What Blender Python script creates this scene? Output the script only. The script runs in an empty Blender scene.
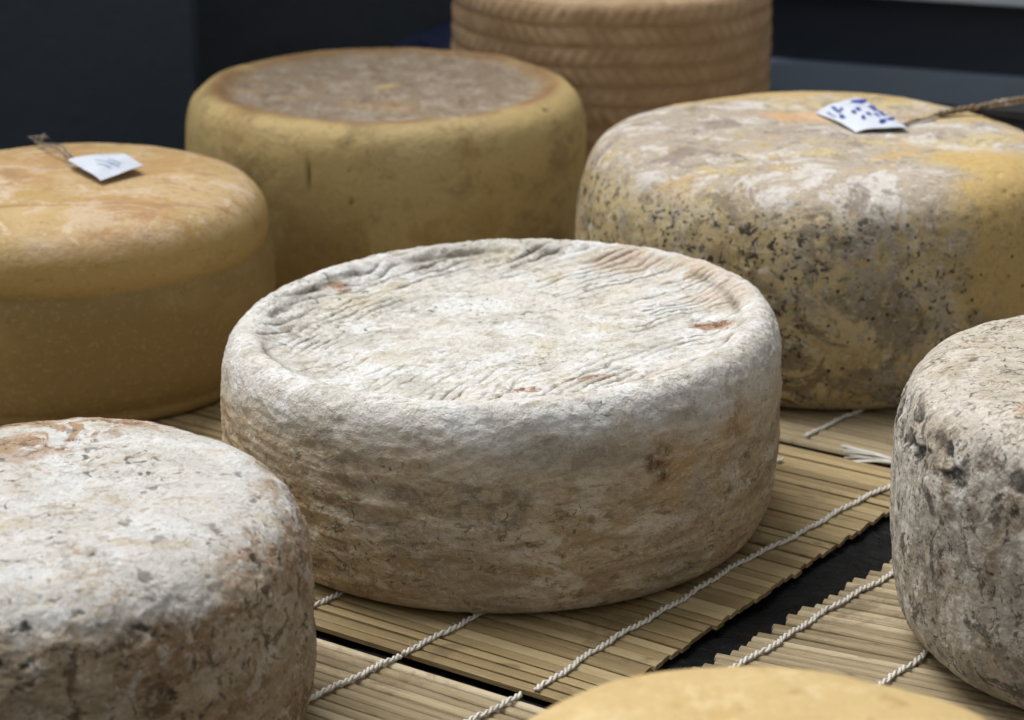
import bpy, bmesh, math, random
import numpy as np
from mathutils import Vector

random.seed(7)
sc = bpy.context.scene
COL = sc.collection

# ------------------------------------------------------------------ noise
_rs = np.random.RandomState(3)
_G = _rs.normal(size=(32, 32, 32, 3)).astype(np.float32)
_G /= np.linalg.norm(_G, axis=-1, keepdims=True)
_GX, _GY, _GZ = (np.ascontiguousarray(_G[..., k].ravel()) for k in range(3))


def gnoise(p):
    p = np.asarray(p, np.float32)
    fl = np.floor(p)
    i = fl.astype(np.int32)
    f = np.ascontiguousarray((p - fl).T)
    w = f * f * f * (f * (f * 6 - 15) + 10)
    ix = ((i[:, 0] & 31) << 10, ((i[:, 0] + 1) & 31) << 10)
    iy = ((i[:, 1] & 31) << 5, ((i[:, 1] + 1) & 31) << 5)
    iz = (i[:, 2] & 31, (i[:, 2] + 1) & 31)
    fx, fy, fz = (f[0], f[0] - 1), (f[1], f[1] - 1), (f[2], f[2] - 1)
    wx, wy, wz = (1 - w[0], w[0]), (1 - w[1], w[1]), (1 - w[2], w[2])
    out = np.zeros(len(p), np.float32)
    for a in (0, 1):
        for b in (0, 1):
            wab, iab = wx[a] * wy[b], ix[a] | iy[b]
            for c in (0, 1):
                k = iab | iz[c]
                out += wab * wz[c] * (_GX[k] * fx[a] + _GY[k] * fy[b] + _GZ[k] * fz[c])
    return out * 1.6


def fbm(p, s, oct=4, rough=.5, off=0.0, ax=(1, 1, 1)):
    q = p * (np.array(ax) * s) + off
    a, t, o = 1.0, 0.0, np.zeros(len(p), np.float32)
    for k in range(oct):
        o += a * gnoise(q * (2.03 ** k) + 7.3 * k)
        t += a
        a *= rough
    return o / t


def ridged(p, s, oct=3, off=0.0, ax=(1, 1, 1)):
    q = p * (np.array(ax) * s) + off
    a, t, o = 1.0, 0.0, np.zeros(len(p), np.float32)
    for k in range(oct):
        o += a * (1 - np.abs(gnoise(q * (2.1 ** k) + 3.7 * k)) * 2.2)
        t += a
        a *= .5
    return o / t


def ss(x, a, b):
    t = np.clip((x - a) / (b - a), 0, 1)
    return t * t * (3 - 2 * t)


# ------------------------------------------------------------------ shader helper
def lin(c):
    return tuple(((v / 255) / 12.92 if v / 255 <= .04045 else ((v / 255 + .055) / 1.055) ** 2.4) for v in c) + (1,)


class Mat:
    def __init__(s, name, base, rough=.85, coords='Object'):
        s.m = bpy.data.materials.new(name)
        s.m.use_nodes = True
        s.t = s.m.node_tree
        s.b = s.t.nodes['Principled BSDF']
        s.b.inputs['Roughness'].default_value = rough
        s.b.inputs['Specular IOR Level'].default_value = .3
        tc = s.n('ShaderNodeTexCoord')
        s.co = tc.outputs[coords]
        s.col = s.const(base)
        s.attrs = {}

    def n(s, kind, **kw):
        nd = s.t.nodes.new(kind)
        for k, v in kw.items():
            setattr(nd, k, v)
        return nd

    def l(s, a, b):
        s.t.links.new(a, b)

    def const(s, c):
        r = s.n('ShaderNodeRGB')
        r.outputs[0].default_value = c if len(c) == 4 else tuple(c) + (1,)
        return r.outputs[0]

    def vec(s, ax=(1, 1, 1), off=(0, 0, 0), rot=(0, 0, 0)):
        mp = s.n('ShaderNodeMapping')
        mp.inputs['Scale'].default_value = ax
        mp.inputs['Location'].default_value = off
        mp.inputs['Rotation'].default_value = rot
        s.l(s.co, mp.inputs['Vector'])
        return mp.outputs[0]

    def noise(s, scale, detail=6, rough=.6, dist=0, ax=(1, 1, 1), off=(0, 0, 0), rot=(0, 0, 0)):
        nd = s.n('ShaderNodeTexNoise')
        nd.inputs['Scale'].default_value = scale
        nd.inputs['Detail'].default_value = detail
        nd.inputs['Roughness'].default_value = rough
        nd.inputs['Distortion'].default_value = dist
        s.l(s.vec(ax, off, rot), nd.inputs['Vector'])
        return nd.outputs['Fac']

    def voro(s, scale, ax=(1, 1, 1), off=(0, 0, 0), rnd=1.0):
        nd = s.n('ShaderNodeTexVoronoi')
        nd.inputs['Scale'].default_value = scale
        nd.inputs['Randomness'].default_value = rnd
        s.l(s.vec(ax, off), nd.inputs['Vector'])
        return nd.outputs['Distance']

    def attr(s, name, ch=None):
        if name not in s.attrs:
            a = s.n('ShaderNodeAttribute')
            a.attribute_name = name
            sp = s.n('ShaderNodeSeparateColor')
            s.l(a.outputs['Color'], sp.inputs[0])
            s.attrs[name] = sp
        return s.attrs[name].outputs[ch]

    def rng(s, x, a, b, lo=0.0, hi=1.0):
        r = s.n('ShaderNodeMapRange', interpolation_type='SMOOTHSTEP')
        for k, v in zip(('From Min', 'From Max', 'To Min', 'To Max'), (a, b, lo, hi)):
            r.inputs[k].default_value = v
        s.l(x, r.inputs['Value'])
        return r.outputs[0]

    def math(s, op, a, b=None):
        m = s.n('ShaderNodeMath', operation=op)
        for i, v in enumerate((a, b)):
            if v is None:
                continue
            if isinstance(v, (int, float)):
                m.inputs[i].default_value = v
            else:
                s.l(v, m.inputs[i])
        return m.outputs[0]

    def mul(s, *a):
        r = a[0]
        for x in a[1:]:
            r = s.math('MULTIPLY', r, x)
        return r

    def add(s, *a):
        r = a[0]
        for x in a[1:]:
            r = s.math('ADD', r, x)
        return r

    def layer(s, c, fac, mode='MIX'):
        mx = s.n('ShaderNodeMix', data_type='RGBA', blend_type=mode)
        if isinstance(fac, (int, float)):
            mx.inputs[0].default_value = fac
        else:
            s.l(fac, mx.inputs[0])
        s.l(s.col, mx.inputs[6])
        if isinstance(c, tuple):
            mx.inputs[7].default_value = c if len(c) == 4 else c + (1,)
        else:
            s.l(c, mx.inputs[7])
        s.col = mx.outputs[2]
        return s

    def veins(s, scale, width, ax=(1, 1, 1), off=(0, 0, 0), detail=5, rough=.6, dist=.4, rot=(0, 0, 0)):
        """thin wandering lines"""
        a = s.math('ABSOLUTE', s.math('SUBTRACT', s.noise(scale, detail, rough, dist, ax, off, rot), .5))
        return s.rng(a, 0, width, 1, 0)

    def grain(s, dark, pale, a=.6, b=.45, k=1.0, lo=.52):
        """fine crumbly rind flecks, in patches"""
        pt = s.rng(s.noise(17 * k, 4, .65, .3, (1, 1, 1), (11, 4, 2)), .36, .60, .35, 1)
        s.layer(dark, s.mul(s.rng(s.noise(330 * k, 4, .7, .6, (1, 1, 1.3), (2, 6, 1)), lo, lo + .13), pt, a))
        s.layer(pale, s.mul(s.rng(s.noise(260 * k, 5, .72, .5, (1, 1, 1.2), (8, 1, 6)), .53, .66), b))
        s.layer(dark, s.mul(s.rng(s.noise(130 * k, 7, .78, .8, (1, 1, 1.3), (5, 5, 9)), .55, .64), pt, a * .8))
        return s

    def done(s, bump=None, dist=.0005, strength=1.0):
        s.l(s.col, s.b.inputs['Base Color'])
        if bump is not None:
            b = s.n('ShaderNodeBump')
            b.inputs['Distance'].default_value = dist
            b.inputs['Strength'].default_value = strength
            s.l(bump, b.inputs['Height'])
            s.l(b.outputs[0], s.b.inputs['Normal'])
        return s.m


# ------------------------------------------------------------------ object helpers
def link_mesh(name, verts, faces, mat, parent=None, smooth=True, attrs=None):
    me = bpy.data.meshes.new(name)
    verts = np.asarray(verts, np.float32)
    if isinstance(faces, np.ndarray):
        nf, k = faces.shape
        me.vertices.add(len(verts))
        me.vertices.foreach_set('co', verts.ravel())
        me.loops.add(nf * k)
        me.loops.foreach_set('vertex_index', faces.astype(np.int32).ravel())
        me.polygons.add(nf)
        me.polygons.foreach_set('loop_start', np.arange(0, nf * k, k, dtype=np.int32))
        me.polygons.foreach_set('loop_total', np.full(nf, k, np.int32))
        me.update(calc_edges=True)
    else:
        me.from_pydata([tuple(map(float, v)) for v in verts], [], faces)
    me.polygons.foreach_set('use_smooth', np.full(len(me.polygons), smooth))
    for k, v in (attrs or {}).items():
        a = me.attributes.new(k, 'FLOAT_COLOR', 'POINT')
        c = np.ones((len(verts), 4), np.float32)
        c[:, :3] = v
        a.data.foreach_set('color', c.ravel())
    me.materials.append(mat)
    me.validate()
    o = bpy.data.objects.new(name, me)
    COL.objects.link(o)
    if parent:
        o.parent = parent
    return o


def tag(o, label, cat=None, group=None, kind=None):
    o['label'] = label
    if cat:
        o['category'] = cat
    if group:
        o['group'] = group
    if kind:
        o['kind'] = kind
    return o


def empty(name, loc):
    o = bpy.data.objects.new(name, None)
    o.location = loc
    o.empty_display_size = .02
    COL.objects.link(o)
    return o


# ------------------------------------------------------------------ cheese geometry
def chaikin(pts, n=3):
    p = np.array(pts, float)
    for _ in range(n):
        a = p[:-1] * .75 + p[1:] * .25
        b = p[:-1] * .25 + p[1:] * .75
        q = np.empty((2 * len(a) + 2, 2))
        q[0] = p[0]
        q[-1] = p[-1]
        q[1:-1:2] = a
        q[2:-1:2] = b
        p = q
    return p


def wheel(name, loc, prof, nseg, nprof, mat, sculpt):
    """lathe the rounded profile, then press the rind detail into real geometry"""
    p = chaikin(prof)
    d = np.r_[0, np.cumsum(np.linalg.norm(np.diff(p, axis=0), axis=1))]
    t = np.linspace(0, d[-1], nprof)
    r, z = np.interp(t, d, p[:, 0]), np.interp(t, d, p[:, 1])
    dr, dz = np.gradient(r), np.gradient(z)
    L = np.hypot(dr, dz) + 1e-9
    nr, nz = -dz / L, dr / L         # profile runs top centre -> outside -> down
    th = np.linspace(0, 2 * np.pi, nseg, endpoint=False)
    R, T = np.meshgrid(r, th, indexing='ij')
    Z = np.repeat(z[:, None], nseg, 1)
    NR = np.repeat(nr[:, None], nseg, 1)
    NZ = np.repeat(nz[:, None], nseg, 1)
    P = np.stack([R * np.cos(T), R * np.sin(T), Z], -1).reshape(-1, 3)
    N = np.stack([NR * np.cos(T), NR * np.sin(T), NZ], -1).reshape(-1, 3)
    h = z.max()
    N *= -1 if N[0, 2] < 0 else 1
    info = dict(P=P, N=N, R=R.ravel(), T=T.ravel(), Z=P[:, 2], h=h, rmax=r.max(),
                top=ss(N[:, 2], .25, .9) * ss(P[:, 2], h * .73, h * .80),
                side=1 - ss(np.abs(N[:, 2]), .3, .95))
    disp, extra, A = sculpt(info)
    P2 = P + N * disp[:, None] + extra
    # flat underside that sits on the mat
    low = P2[:, 2] < .0003
    P2[low, 2] = .0003
    i = np.arange(nprof - 1)[:, None]
    j = np.arange(nseg)[None, :]
    a = i * nseg + j
    b = i * nseg + (j + 1) % nseg
    F = np.stack([a, a + nseg, b + nseg, b], -1).reshape(-1, 4)
    A['m1'] = np.stack([info['top'], A.pop('cav'), P[:, 2] / h], -1)
    o = link_mesh(name, P2, F, mat, attrs=A)
    o.location = loc
    return o


def blob(P, c, r, warp=0.0, off=0.0, ax=(1, 1, 1)):
    d = np.linalg.norm((P - np.array(c)) / np.array(ax), axis=1)
    if warp:
        d = d + warp * fbm(P, 90, 3, off=off)
    return 1 - ss(d, r * .55, r)


def stack3(n, a=None, b=None, c=None):
    z = np.zeros(n, np.float32)
    return np.stack([x if x is not None else z for x in (a, b, c)], -1)


# ================================================================== A: big pale wheel in the centre
def sculptA(I):
    P, top, side, h = I['P'], I['top'], I['side'], I['h']
    n = len(P)
    rr = I['R'] / I['rmax']
    lump = fbm(P, 14, 3) * .0030
    med = fbm(P, 55, 4, .6, off=5) * .0013
    # cloth creases across the recessed face
    al = math.radians(43)
    u = P[:, 0] * math.cos(al) + P[:, 1] * math.sin(al)
    v = -P[:, 0] * math.sin(al) + P[:, 1] * math.cos(al)
    v = v + .25 * u * u / .15 * 1.2
    v = v + fbm(P, 16, 3, off=11) * .013 + fbm(P, 60, 3, off=2) * .0030
    ph = v / .0074
    w = 1 - np.abs(np.sin(np.pi * ph))
    groove = ss(w, .55, .95)
    q = np.stack([u * 16, v * 85, 0 * u + 3], -1)
    brk = ss(gnoise(q) + .3 * gnoise(q * 2.3), -.25, .20)
    ring = ss(rr, .30, .66) * (1 - ss(rr, .83, .91))
    back = ss(P[:, 1] * .8 + P[:, 0] * .5, -.01, .09)
    front = ss(-P[:, 1], .01, .075) * ss(P[:, 0], -.05, .02)
    left = ss(-P[:, 0], .02, .09) * ss(P[:, 1], -.05, .01)
    zone = np.clip(.22 + back * .9 + front * .9 + left * .8, 0, 1)
    g = groove * brk * ring * top * zone * (.45 + .75 * ss(fbm(P, 30, 3, off=77), -.2, .3))
    soft = (.5 - .5 * np.cos(2 * np.pi * ph)) * ring * top * zone
    flakes = ridged(P, 75, 3, off=9, ax=(1, 1.4, 1)) - .5
    # wrinkles round the side
    wr = ridged(P, 15, 4, off=21, ax=(1, 1, 4.2))
    wr2 = ridged(P, 34, 3, off=31, ax=(1, 1, 3.2))
    lowm = 1 - ss(I['Z'] / h, .55, .85)
    crease = ss(wr, .80, .96)
    # the fold line inside the rim
    rim = np.exp(-((rr - .835 - .012 * fbm(P, 25, 2, off=4)) / .014) ** 2) * top
    rimn = ss(fbm(P, 22, 3, off=8) + .25 * (P[:, 1] < 0) * (P[:, 0] < .03), -.25, .15)
    disp = lump * .5 + med * .6 + soft * .0005 - g * .0031 + flakes * .0009 * top
    disp += side * ((wr - .6) * .0013 * (0.25 + lowm) + (wr2 - .6) * .0008) - side * crease * .0010 * lowm
    disp -= rim * rimn * .0022
    disp += fbm(P, 160, 3, .6, off=3) * .0006
    disp *= ss(I['Z'], .0, .012)
    extra = np.zeros_like(P)
    extra[:, 2] = (P[:, 0] * .045 + P[:, 1] * .0) * ss(I['Z'] / h, .2, 1)
    # undercut bulge near the foot: front sits on its edge
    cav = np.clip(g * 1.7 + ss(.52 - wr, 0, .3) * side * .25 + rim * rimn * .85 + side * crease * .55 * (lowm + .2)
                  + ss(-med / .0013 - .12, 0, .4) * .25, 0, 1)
    pinkring = ss(rr, .66, .80) * (1 - ss(rr, .88, .96)) * top
    ang = np.exp(-((I['T'] - 0.75) / .85) ** 2) + .5 * np.exp(-((I['T'] - 5.4) / .5) ** 2)
    pink = pinkring * np.clip(ang, 0, 1)
    rust = blob(P, (.116, -.014, .108), .011, .004, ax=(1.5, .9, 2)) + blob(P, (-.0942, .078, .11), .008, .004, 4, ax=(1.3, 1, 2)) \
        + blob(P, (.0101, -.100, .108), .009, .004, 6, ax=(1.6, .6, 2)) + .6 * blob(P, (.046, -.088, .108), .009, .004, 6, ax=(1.8, .6, 2))
    brown = blob(P, (.080, -.132, .078), .0115, .006, 2) + .4 * blob(P, (.118, -.095, .09), .013, .008, 7, ax=(.8, .8, 1.8))
    dark = blob(P, (-.018, -.153, .066), .022, .012, 3, ax=(2.2, 1, .8)) + .8 * blob(P, (-.03, -.15, .042), .012, .008, 6, ax=(1, 1, 1.6)) \
        + .7 * blob(P, (-.085, -.128, .085), .03, .016, 12, ax=(1.4, 1, .7)) + .6 * blob(P, (.03, -.15, .09), .02, .01, 14, ax=(2, 1, .6))
    dark = dark + .9 * blob(P, (-.110, .008, .109), .020, .012, 21, ax=(.7, 1.7, 1)) + .8 * blob(P, (-.096, -.050, .109), .020, .012, 22, ax=(1, 1, 1)) \
        + .8 * blob(P, (-.02, .112, .109), .018, .010, 23, ax=(2.6, .7, 1)) + .5 * blob(P, (.135, -.055, .112), .02, .012, 24, ax=(.8, 1.6, 1))
    return disp, extra, dict(cav=cav, m2=stack3(n, pink, np.clip(rust, 0, 1), np.clip(brown, 0, 1)), m3=stack3(n, np.clip(dark, 0, 1), side, top * (1 - ss(rr, .8, .95))))


def matA():
    m = Mat('centre_rind', (.61, .52, .39))
    top, cav, zf = m.attr('m1', 0), m.attr('m1', 1), m.attr('m1', 2)
    side = m.attr('m3', 1)
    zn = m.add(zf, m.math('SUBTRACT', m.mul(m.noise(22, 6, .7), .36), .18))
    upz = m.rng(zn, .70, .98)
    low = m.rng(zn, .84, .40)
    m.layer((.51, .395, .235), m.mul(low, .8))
    m.layer((.40, .295, .165), m.mul(m.rng(m.noise(15, 7, .66, .5, (1, 1, 2.6), (3, 1, 2)), .50, .58), m.rng(zn, .9, .6), .8))
    m.layer((.70, .615, .485), m.mul(m.rng(m.noise(26, 8, .68, .6, (1, 1, 1.9), (7, 2, 5)), .52, .59), .8))
    m.layer((.43, .375, .305), m.mul(m.rng(m.noise(11, 7, .66, .4, (1, 1, 1.3), (4, 4, 4)), .51, .60), side, .5))
    m.layer((.52, .34, .16), m.mul(m.rng(m.noise(13, 7, .68, .3, (1, 1, .8), (14, 4, 4)), .55, .64), side, .65))
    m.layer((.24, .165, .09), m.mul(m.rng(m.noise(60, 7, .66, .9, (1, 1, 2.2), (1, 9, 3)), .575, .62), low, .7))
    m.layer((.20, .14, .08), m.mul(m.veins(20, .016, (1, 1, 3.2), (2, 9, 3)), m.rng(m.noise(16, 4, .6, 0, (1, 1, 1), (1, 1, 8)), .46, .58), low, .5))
    m.layer((.72, .65, .52), m.mul(m.veins(26, .02, (1, 1, 3.0), (7, 9, 3)), m.rng(m.noise(14, 4, .6, 0, (1, 1, 1), (5, 1, 8)), .46, .58), side, .55))
    # face and shoulder: cool white mould over grey
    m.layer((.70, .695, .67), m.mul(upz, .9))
    m.layer((.54, .535, .49), m.mul(top, m.rng(m.noise(22, 9, .70, .6, (1, 1.5, 1), (2, 2, 9)), .50, .57), .85))
    m.layer((.76, .765, .76), m.mul(upz, m.rng(m.noise(24, 9, .72, .5, (1, 1.4, 1), (6, 1, 1)), .49, .55)))
    m.layer((.44, .40, .30), m.mul(top, m.rng(m.noise(62, 7, .70, .9, (1, 1.6, 1), (5, 8, 1)), .55, .61), .75))
    m.layer((.60, .455, .345), m.mul(m.attr('m2', 0), m.rng(m.noise(28, 7, .68), .44, .58), .8))
    m.layer((.58, .50, .34), m.mul(m.attr('m2', 0), m.rng(m.noise(34, 7, .68, .4, (1, 1, 1), (4, 14, 4)), .52, .60), .6))
    m.layer((.60, .53, .36), m.mul(m.attr('m3', 2), m.rng(m.noise(13, 5, .65, 0, (1, 1, 1), (8, 8, 8)), .54, .66), .6))
    m.layer((.36, .19, .095), m.mul(m.attr('m2', 1), m.rng(m.noise(90, 6, .7, .5), .40, .54), .9))
    m.layer((.17, .06, .025), m.mul(m.attr('m2', 1), m.rng(m.noise(130, 6, .7, .5, (1, 1, 1), (2, 8, 1)), .50, .58), .9))
    m.layer((.15, .065, .025), m.mul(m.attr('m2', 2), m.rng(m.noise(70, 7, .7), .38, .58), .95))
    m.layer((.20, .165, .125), m.mul(m.attr('m3', 0), m.rng(m.noise(62, 8, .74, .6), .47, .57), .62))
    m.layer((.15, .12, .08), m.mul(cav, m.rng(m.noise(70, 6, .75), .30, .52), .9))  # dark creases, plus the shadow ring inside the rim painted as colour
    m.layer((.15, .145, .11), m.mul(m.rng(m.noise(170, 6, .68, 1.1), .585, .62), m.rng(m.noise(13, 4, .6, 0, (1, 1, 1), (9, 3, 3)), .47, .57), .85))
    m.layer((.26, .24, .18), m.mul(m.veins(40, .014, (1, 1.5, 1), (4, 1, 3), 6, .7, .8), m.rng(m.noise(18, 4, .6, 0, (1, 1, 1), (3, 13, 3)), .48, .58), top, .7))
    m.grain((.27, .225, .165), (.78, .75, .69), .5, .38)
    b = m.add(m.mul(m.noise(160, 8, .72), 1.0), m.mul(m.noise(60, 6, .7, .4, (1, 1, 1.5)), 1.3), m.mul(m.noise(480, 4, .7), .6))
    return m.done(b, .0017)


profA = [(0, .1065), (.06, .1065), (.105, .1065), (.122, .1075), (.130, .1125), (.138, .1165), (.147, .1135), (.1525, .103), (.1545, .085),
         (.1545, .045), (.1525, .018), (.147, .004), (.138, .0005), (.12, 0), (0, 0)]
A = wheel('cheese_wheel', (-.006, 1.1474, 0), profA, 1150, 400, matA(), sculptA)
tag(A, 'large off-white cheese wheel with dished creased top, whole in the centre of the mats', 'cheese', 'rustic cheese wheels')


# ================================================================== B: smooth tan wheel at left with a tag
def sculptB(I):
    P, top, side, h = I['P'], I['top'], I['side'], I['h']
    n = len(P)
    disp = fbm(P, 9, 3, off=2) * .0022 + fbm(P, 38, 4, .6, off=8) * .0006 + fbm(P, 130, 2, off=1) * .00015
    crack = ss(ridged(P, 10, 3, off=14, ax=(1, 1.8, 1)), .86, .97) * top
    crack = crack * ss(fbm(P, 12, 2, off=3), -.05, .25)
    disp -= crack * .0007
    # groove dips on the far right
    extra = np.zeros_like(P)
    disp *= ss(I['Z'], 0, .01)
    rr = I['R'] / I['rmax']
    scar = np.exp(-((P[:, 1] + .072 - P[:, 0] * .22 + .018 * fbm(P, 18, 4, off=6)) / .0022) ** 2) * top * (rr < .97)
    scar = scar * ss(fbm(P, 16, 3, off=41), -.12, .15)
    return disp - scar * .0006, extra, dict(cav=np.clip(crack * .7 + scar, 0, 1), m2=stack3(n, scar, ss(rr, .5, .95) * top, side))


def matB():
    m = Mat('tan_rind', (.43, .305, .12), .62)
    top, cav, zf = m.attr('m1', 0), m.attr('m1', 1), m.attr('m1', 2)
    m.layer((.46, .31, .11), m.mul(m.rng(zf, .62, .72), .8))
    m.layer((.25, .165, .058), m.mul(m.rng(zf, .69, .65), m.rng(m.noise(9, 6, .65, 0, (1, 1, 2)), .3, .55, .5, 1), .85))  # browner body below the ledge, its shade put into the rind colour
    m.layer((.53, .385, .20), m.mul(top, m.rng(m.noise(8, 7, .65), .36, .56)))
    m.layer((.58, .44, .30), m.mul(top, m.rng(m.noise(13, 8, .74, .6, (1, 1, 1), (3, 3, 3)), .48, .60), .9))
    m.layer((.45, .27, .11), m.mul(top, m.rng(m.noise(11, 8, .74, .6, (1, 1, 1), (7, 3, 1)), .49, .58), .9))
    m.layer((.36, .21, .10), m.mul(top, m.rng(m.noise(20, 9, .74, .9, (1, 1.5, 1), (7, 13, 1)), .53, .59), .7))
    m.layer((.34, .18, .07), m.mul(top, m.veins(9, .010, (1, 1.8, 1), (4, 1, 3), 7, .66, .8), m.rng(m.noise(10, 3, .6, 0, (1, 1, 1), (3, 13, 3)), .46, .58), .75))
    m.layer((.66, .54, .42), m.mul(top, m.rng(m.noise(32, 8, .72, .7, (1, 1.5, 1), (27, 13, 1)), .54, .60), .6))
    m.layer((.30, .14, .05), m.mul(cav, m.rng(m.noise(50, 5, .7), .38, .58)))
    m.layer((.19, .11, .04), m.mul(m.rng(m.noise(75, 7, .76, .3, (1, 1, 2)), .60, .68), .6))
    m.layer((.24, .15, .05), m.mul(m.rng(m.noise(24, 8, .75, .3, (1, 1, 2.5), (5, 2, 2)), .54, .66), m.attr('m2', 2), .5))
    m.grain((.27, .17, .07), (.60, .46, .26), .35, .25)
    b = m.add(m.noise(150, 7, .75), m.mul(m.noise(30, 6, .7), 1.5))
    return m.done(b, .0010)


profB = [(0, .1315), (.07, .1315), (.098, .129), (.117, .122), (.1258, .110), (.1275, .0985), (.1270, .0925), (.1249, .0885), (.1252, .0855), (.1272, .082), (.129, .074),
         (.130, .05), (.130, .022), (.127, .0125), (.1255, .010), (.1265, .006), (.124, .0005), (.11, 0), (0, 0)]
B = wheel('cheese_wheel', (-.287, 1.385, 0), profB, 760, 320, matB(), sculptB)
tag(B, 'smooth tan cheese wheel with a lipped cap, carrying the plain white tag at left', 'cheese', 'rustic cheese wheels')


# ================================================================== C: tall yellow wheel at back left
def sculptC(I):
    P, top, side, h = I['P'], I['top'], I['side'], I['h']
    n = len(P)
    rr = I['R'] / I['rmax']
    disp = fbm(P, 7, 3, off=4) * .0045 + fbm(P, 30, 4, .6, off=9) * .0009
    pl = ss(rr, .0, .1) * (1 - ss(rr, .70, .84)) * top
    disp += pl * fbm(P, 70, 4, .65, off=2) * .0028
    nick = np.exp(-((P[:, 0] + .046) / .0014) ** 2 - ((P[:, 2] - .098) / .010) ** 2) * (P[:, 1] < 0)
    disp -= nick * .003
    disp *= ss(I['Z'], 0, .01)
    a1, a2 = P[:, 0] - .05, P[:, 2] - .09
    scr = np.exp(-((a1 + a2 * .6 + .004 * fbm(P, 25, 2)) / .0012) ** 2) * (P[:, 1] < 0) * ss(fbm(P, 26, 2, off=5), .0, .3)
    scr += np.exp(-((a1 - .022 + a2 * .35 + .004 * fbm(P, 25, 2, off=3)) / .0012) ** 2) * (P[:, 1] < 0) * ss(fbm(P, 26, 2, off=15), .0, .3)
    return disp, np.zeros_like(P), dict(cav=np.clip(nick + scr * .4, 0, 1), m2=stack3(n, pl, ss(rr, .62, .78) * (1 - ss(rr, .82, .92)) * top, side))


def matC():
    m = Mat('yellow_rind', (.53, .40, .175), .65)
    top, cav, zf = m.attr('m1', 0), m.attr('m1', 1), m.attr('m1', 2)
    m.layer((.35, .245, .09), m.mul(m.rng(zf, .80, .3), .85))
    m.layer((.50, .385, .18), m.mul(m.rng(m.noise(9, 8, .72, .5), .49, .57), .8))
    m.layer((.22, .165, .08), m.mul(m.veins(10, .010, (1, 1, .7), (4, 1, 3), 6, .62, .6), m.rng(m.noise(12, 3, .6, 0, (1, 1, 1), (3, 13, 3)), .48, .58), .6))
    m.layer((.27, .20, .09), m.mul(m.rng(m.noise(15, 8, .76, .4, (1, 1, 1.7), (2, 1, 4)), .50, .64), .75))
    m.layer((.36, .23, .09), m.mul(m.rng(m.noise(24, 7, .74, .4, (1, 1, .8), (2, 11, 4)), .54, .66), .6))
    m.layer((.24, .12, .05), m.mul(m.attr('m2', 1), m.rng(m.noise(14, 6, .65), .3, .52), .9))
    m.layer((.27, .205, .145), m.mul(m.attr('m2', 0), 1.0))
    m.layer((.38, .33, .265), m.mul(m.attr('m2', 0), m.rng(m.noise(52, 9, .78, .5), .48, .58), .95))
    m.layer((.40, .27, .14), m.mul(m.attr('m2', 0), m.rng(m.noise(14, 7, .7, .5, (1, 1, 1), (8, 8, 1)), .54, .62), .6))
    m.layer((.17, .115, .075), m.mul(m.attr('m2', 0), m.rng(m.noise(60, 8, .78, .3, (1, 1, 1), (2, 2, 2)), .52, .62), .85))
    m.layer((.10, .065, .03), m.mul(m.rng(m.noise(75, 5, .65, 0, (1, 1, 1), (9, 1, 3)), .655, .71), .8))
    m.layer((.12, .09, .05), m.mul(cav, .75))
    m.grain((.22, .155, .07), (.56, .45, .25), .38, .22)
    b = m.add(m.noise(120, 7, .75), m.mul(m.noise(28, 6, .7), 2.0))
    return m.done(b, .0011)


profC = [(0, .1295), (.07, .1295), (.105, .1290), (.119, .1295), (.129, .1330), (.139, .131), (.148, .123), (.1525, .108), (.154, .085),
         (.1535, .05), (.150, .022), (.144, .007), (.136, .0005), (.12, 0), (0, 0)]
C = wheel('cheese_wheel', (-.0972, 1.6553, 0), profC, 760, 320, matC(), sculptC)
tag(C, 'tall yellow cheese wheel with sunken brownish-grey top, behind the central wheel', 'cheese', 'rustic cheese wheels')


# ================================================================== D: tall basket-pressed wheel at the back
def sculptD(I):
    P, top, side, h = I['P'], I['top'], I['side'], I['h']
    n = len(P)
    z = I['Z'] + fbm(P, 12, 2) * .003
    per = .0165
    band = z / per
    T = I['T']
    phase = np.floor(band) % 2
    br = np.abs(((T * 38 / np.pi + (band - np.floor(band)) * (1 - 2 * phase) * .9) % 1) - .5) * 2
    braid = ss(br, .1, .8)
    rib = np.sqrt(np.clip(np.sin(np.pi * (band - np.floor(band))), 0, 1))
    rib = rib * (.6 + .5 * fbm(P, 20, 3, off=33))
    disp = side * (rib * .0013 + braid * rib * .0010) + fbm(P, 30, 4, .6) * .0012 + fbm(P, 8, 2) * .003
    gap = side * (1 - ss(rib, .2, .75))
    disp *= ss(I['Z'], 0, .01)
    return disp, np.zeros_like(P), dict(cav=np.clip(gap, 0, 1), m2=stack3(n, side * (1 - braid), side, top))


def matD():
    m = Mat('basket_marked_rind', (.56, .40, .245), .75)
    cav = m.attr('m1', 1)
    m.layer((.40, .26, .14), m.mul(m.rng(m.noise(9, 7, .7), .45, .6), .8))
    m.layer((.52, .36, .22), m.mul(m.rng(m.noise(22, 7, .7), .50, .68), .7))
    m.layer((.20, .12, .06), m.mul(m.rng(m.noise(35, 6, .7, .3, (1, 1, 2), (3, 3, 3)), .54, .68), .6))
    m.grain((.24, .15, .08), (.56, .40, .25), .4, .25)
    m.layer((.27, .16, .08), m.mul(cav, .55))
    m.layer((.30, .18, .09), m.mul(m.attr('m2', 0), m.rng(m.noise(30, 5, .7), .4, .6), .45))
    return m.done(m.noise(120, 6, .7), .0010)


profD = [(0, .172), (.08, .172), (.115, .172), (.129, .1705), (.1365, .166), (.1385, .157), (.139, .12), (.139, .03), (.1385, .01), (.133, .001), (.12, 0), (0, 0)]
D = wheel('cheese_wheel', (.0876, 1.927, 0), profD, 760, 380, matD(), sculptD)
tag(D, 'tallest light-brown cheese wheel with basket-weave rings pressed round its side, at the back', 'cheese', 'rustic cheese wheels')


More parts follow.
